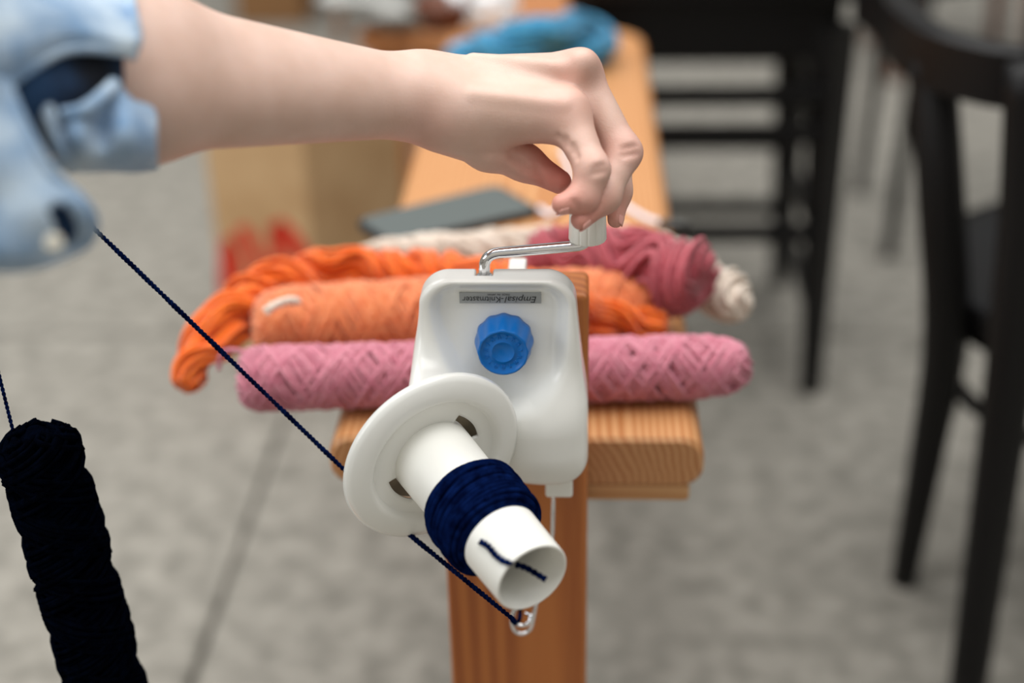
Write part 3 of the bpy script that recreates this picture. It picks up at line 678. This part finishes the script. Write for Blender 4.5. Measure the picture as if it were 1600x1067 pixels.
# ------------------------------------------------------------ chairs
def bentwood():
    ps = V(1478, 500, 1.51); c = ps[:2]+np.array([.250, .09]); ch = root('bentwood_armchair', 'black bentwood armchair with a curved rail at the right edge', 'chair', (c[0], c[1], 0))
    ring = lambda R, z, a0, a1, n=40: [(c[0]+R*math.cos(a), c[1]+R*math.sin(a), z) for a in np.linspace(a0, a1, n)]
    # top rail: a flat-topped bent bar
    pr = spline([(*(c+np.array([.10, .42])), .745)]+[G(*q, .775)-np.array([0, 0, .03]) for q in ((1388, -70), (1398, -15), (1436, 26), (1492, 54), (1600, 76), (1700, 70))]+[(c[0]+.28, c[1]-.05, .745)], 10); v, f = [], []
    sec = [(-.014, -.032), (.014, -.032), (.016, .026), (.009, .032), (-.009, .032), (-.016, .026)]
    for p in pr:
        d = np.array([p[0]-c[0], p[1]-c[1]]); d /= np.linalg.norm(d)
        for a, b in sec: v.append((p[0]+d[0]*a, p[1]+d[1]*a, p[2]+b))
    n = len(sec)
    for i in range(len(pr)-1):
        for k in range(n): l = (k+1) % n; f.append((i*n+k, i*n+l, (i+1)*n+l, (i+1)*n+k))
    f += [tuple(range(n)), tuple((len(pr)-1)*n+k for k in range(n))[::-1]]
    mesh('top_rail', (v, f), MT['black'], ch, bevel=.004)
    mesh('seat', lathe([(0, .20), (0, .245), (.045, .25), (.052, .24), (.045, .2), (.045, .001)], (c[0], c[1], .405), (0, 0, 1), 60), MT['black'], ch)
    P1 = [V(1456, 95, 1.54), V(1470, 300, 1.50), V(1478, 520, 1.51), V(1450, 700, 1.54), G(1411, 908, 0)]
    P2 = [V(1606, 100, 1.40), V(1590, 480, 1.385), tuple(G(1508, 1105, 0))]
    mesh('leg', tube(spline(P1, 8), np.interp(np.linspace(0, 1, 33), [0, .5, 1], [.026, .027, .018]), 14), MT['black'], ch)
    mesh('leg', tube(spline(P2, 8), np.interp(np.linspace(0, 1, 17), [0, .5, 1], [.022, .028, .022]), 14), MT['black'], ch)
    for a in (300, 30): a = math.radians(a); mesh('leg', tube([(c[0]+.27*math.cos(a), c[1]+.27*math.sin(a), 0), (c[0]+.235*math.cos(a), c[1]+.235*math.sin(a), .42)], [.017, .022], 14), MT['black'], ch)
    mesh('brace_ring', tube(ring(.205, .30, 0, 2*math.pi*.9999, 72)[:-1], .011, 10, closed=True), MT['black'], ch)
bentwood()
def stool():
    l1 = G(1266, 612, 0); l2 = G(1236, 415, 0)
    wd = .40; x1 = l1[0]; y0 = l1[1]; y1 = y0+.42; x0 = x1-wd
    st = root('bar_stool', 'tall black wooden stool with ladder rungs right of the bench', 'stool', ((x0+x1)/2, (y0+y1)/2, 0))
    xt0, xt1, yt0, yt1 = x0+.02, x1+.0, y0+.01, y1-.02
    mesh('seat', box(xt0-.03, xt1+.03, yt0-.03, yt1+.03, .66, .71), MT['black'], st, bevel=.012)
    mesh('apron', box(xt0, xt1, yt0, yt1, .57, .66), MT['black'], st, bevel=.004)
    for (a, b), (c, d) in (((x0, y0), (xt0+.01, yt0+.01)), ((x1, y0), (xt1-.01, yt0+.01)), ((x0, y1), (xt0+.01, yt1-.01)), ((x1, y1), (xt1-.01, yt1-.01))):
        mesh('leg', tube([(a, b, 0), (a+(c-a)*.8, b+(d-b)*.8, .45), (c, d, .62)], [.018, .032, .036], 4), MT['black'], st, smooth=False)
    for z, s in ((.515, 1), (.455, 1), (.29, 1), (.16, 0)):
        if s: mesh('rung', box(x0, x1, y0-.01, y0+.012, z-.014, z+.014), MT['black'], st, bevel=.003)
        mesh('rung', box(x1-.011, x1+.011, y0, y1, z-.044, z-.02), MT['black'], st, bevel=.003)
        if z < .5: mesh('rung', box(x0, x1, y1-.011, y1+.011, z-.014, z+.014), MT['black'], st, bevel=.003)
stool()
def wood_chair(base, name, label, s=.36, m='far_wood', h=.45, r=.018):
    x, y = base[0], base[1]; st = root(name, label, 'stool', (x+s/2, y+s/2, 0))
    for dx in (0, s):
        for dy in (0, s): mesh('leg', tube([(x+dx, y+dy, 0), (x+dx*.86+s*.07, y+dy*.86+s*.07, h)], [r*.8, r], 12), MT[m], st)
    mesh('seat', box(x-.01, x+s+.01, y-.01, y+s+.01, h, h+.03), MT[m], st, bevel=.008)
wood_chair(G(1396, 125, 0), 'wooden_stool', 'brown wooden stool far behind the black armchair', m='brown', r=.026)
wood_chair(G(534, 70, 0)+np.array([0, 0, 0]), 'wooden_stool', 'brown wooden stool beyond the forearm at the top left', s=.30)
wood_chair(G(1387, 402, 0), 'metal_stool', 'slim dark stool behind the black armchair', s=.34, m='black', h=.62, r=.016)
bx = G(440, 40, 0); bb = mesh('cardboard_box', merge(box(bx[0]-.14, bx[0]+.08, bx[1], bx[1]+.3, 0, .2)), mat('brown_card', srgb(128, 92, 56), .9), bevel=.006); bb['label'] = 'brown cardboard box on the floor beyond the forearm'; bb['category'] = 'box'
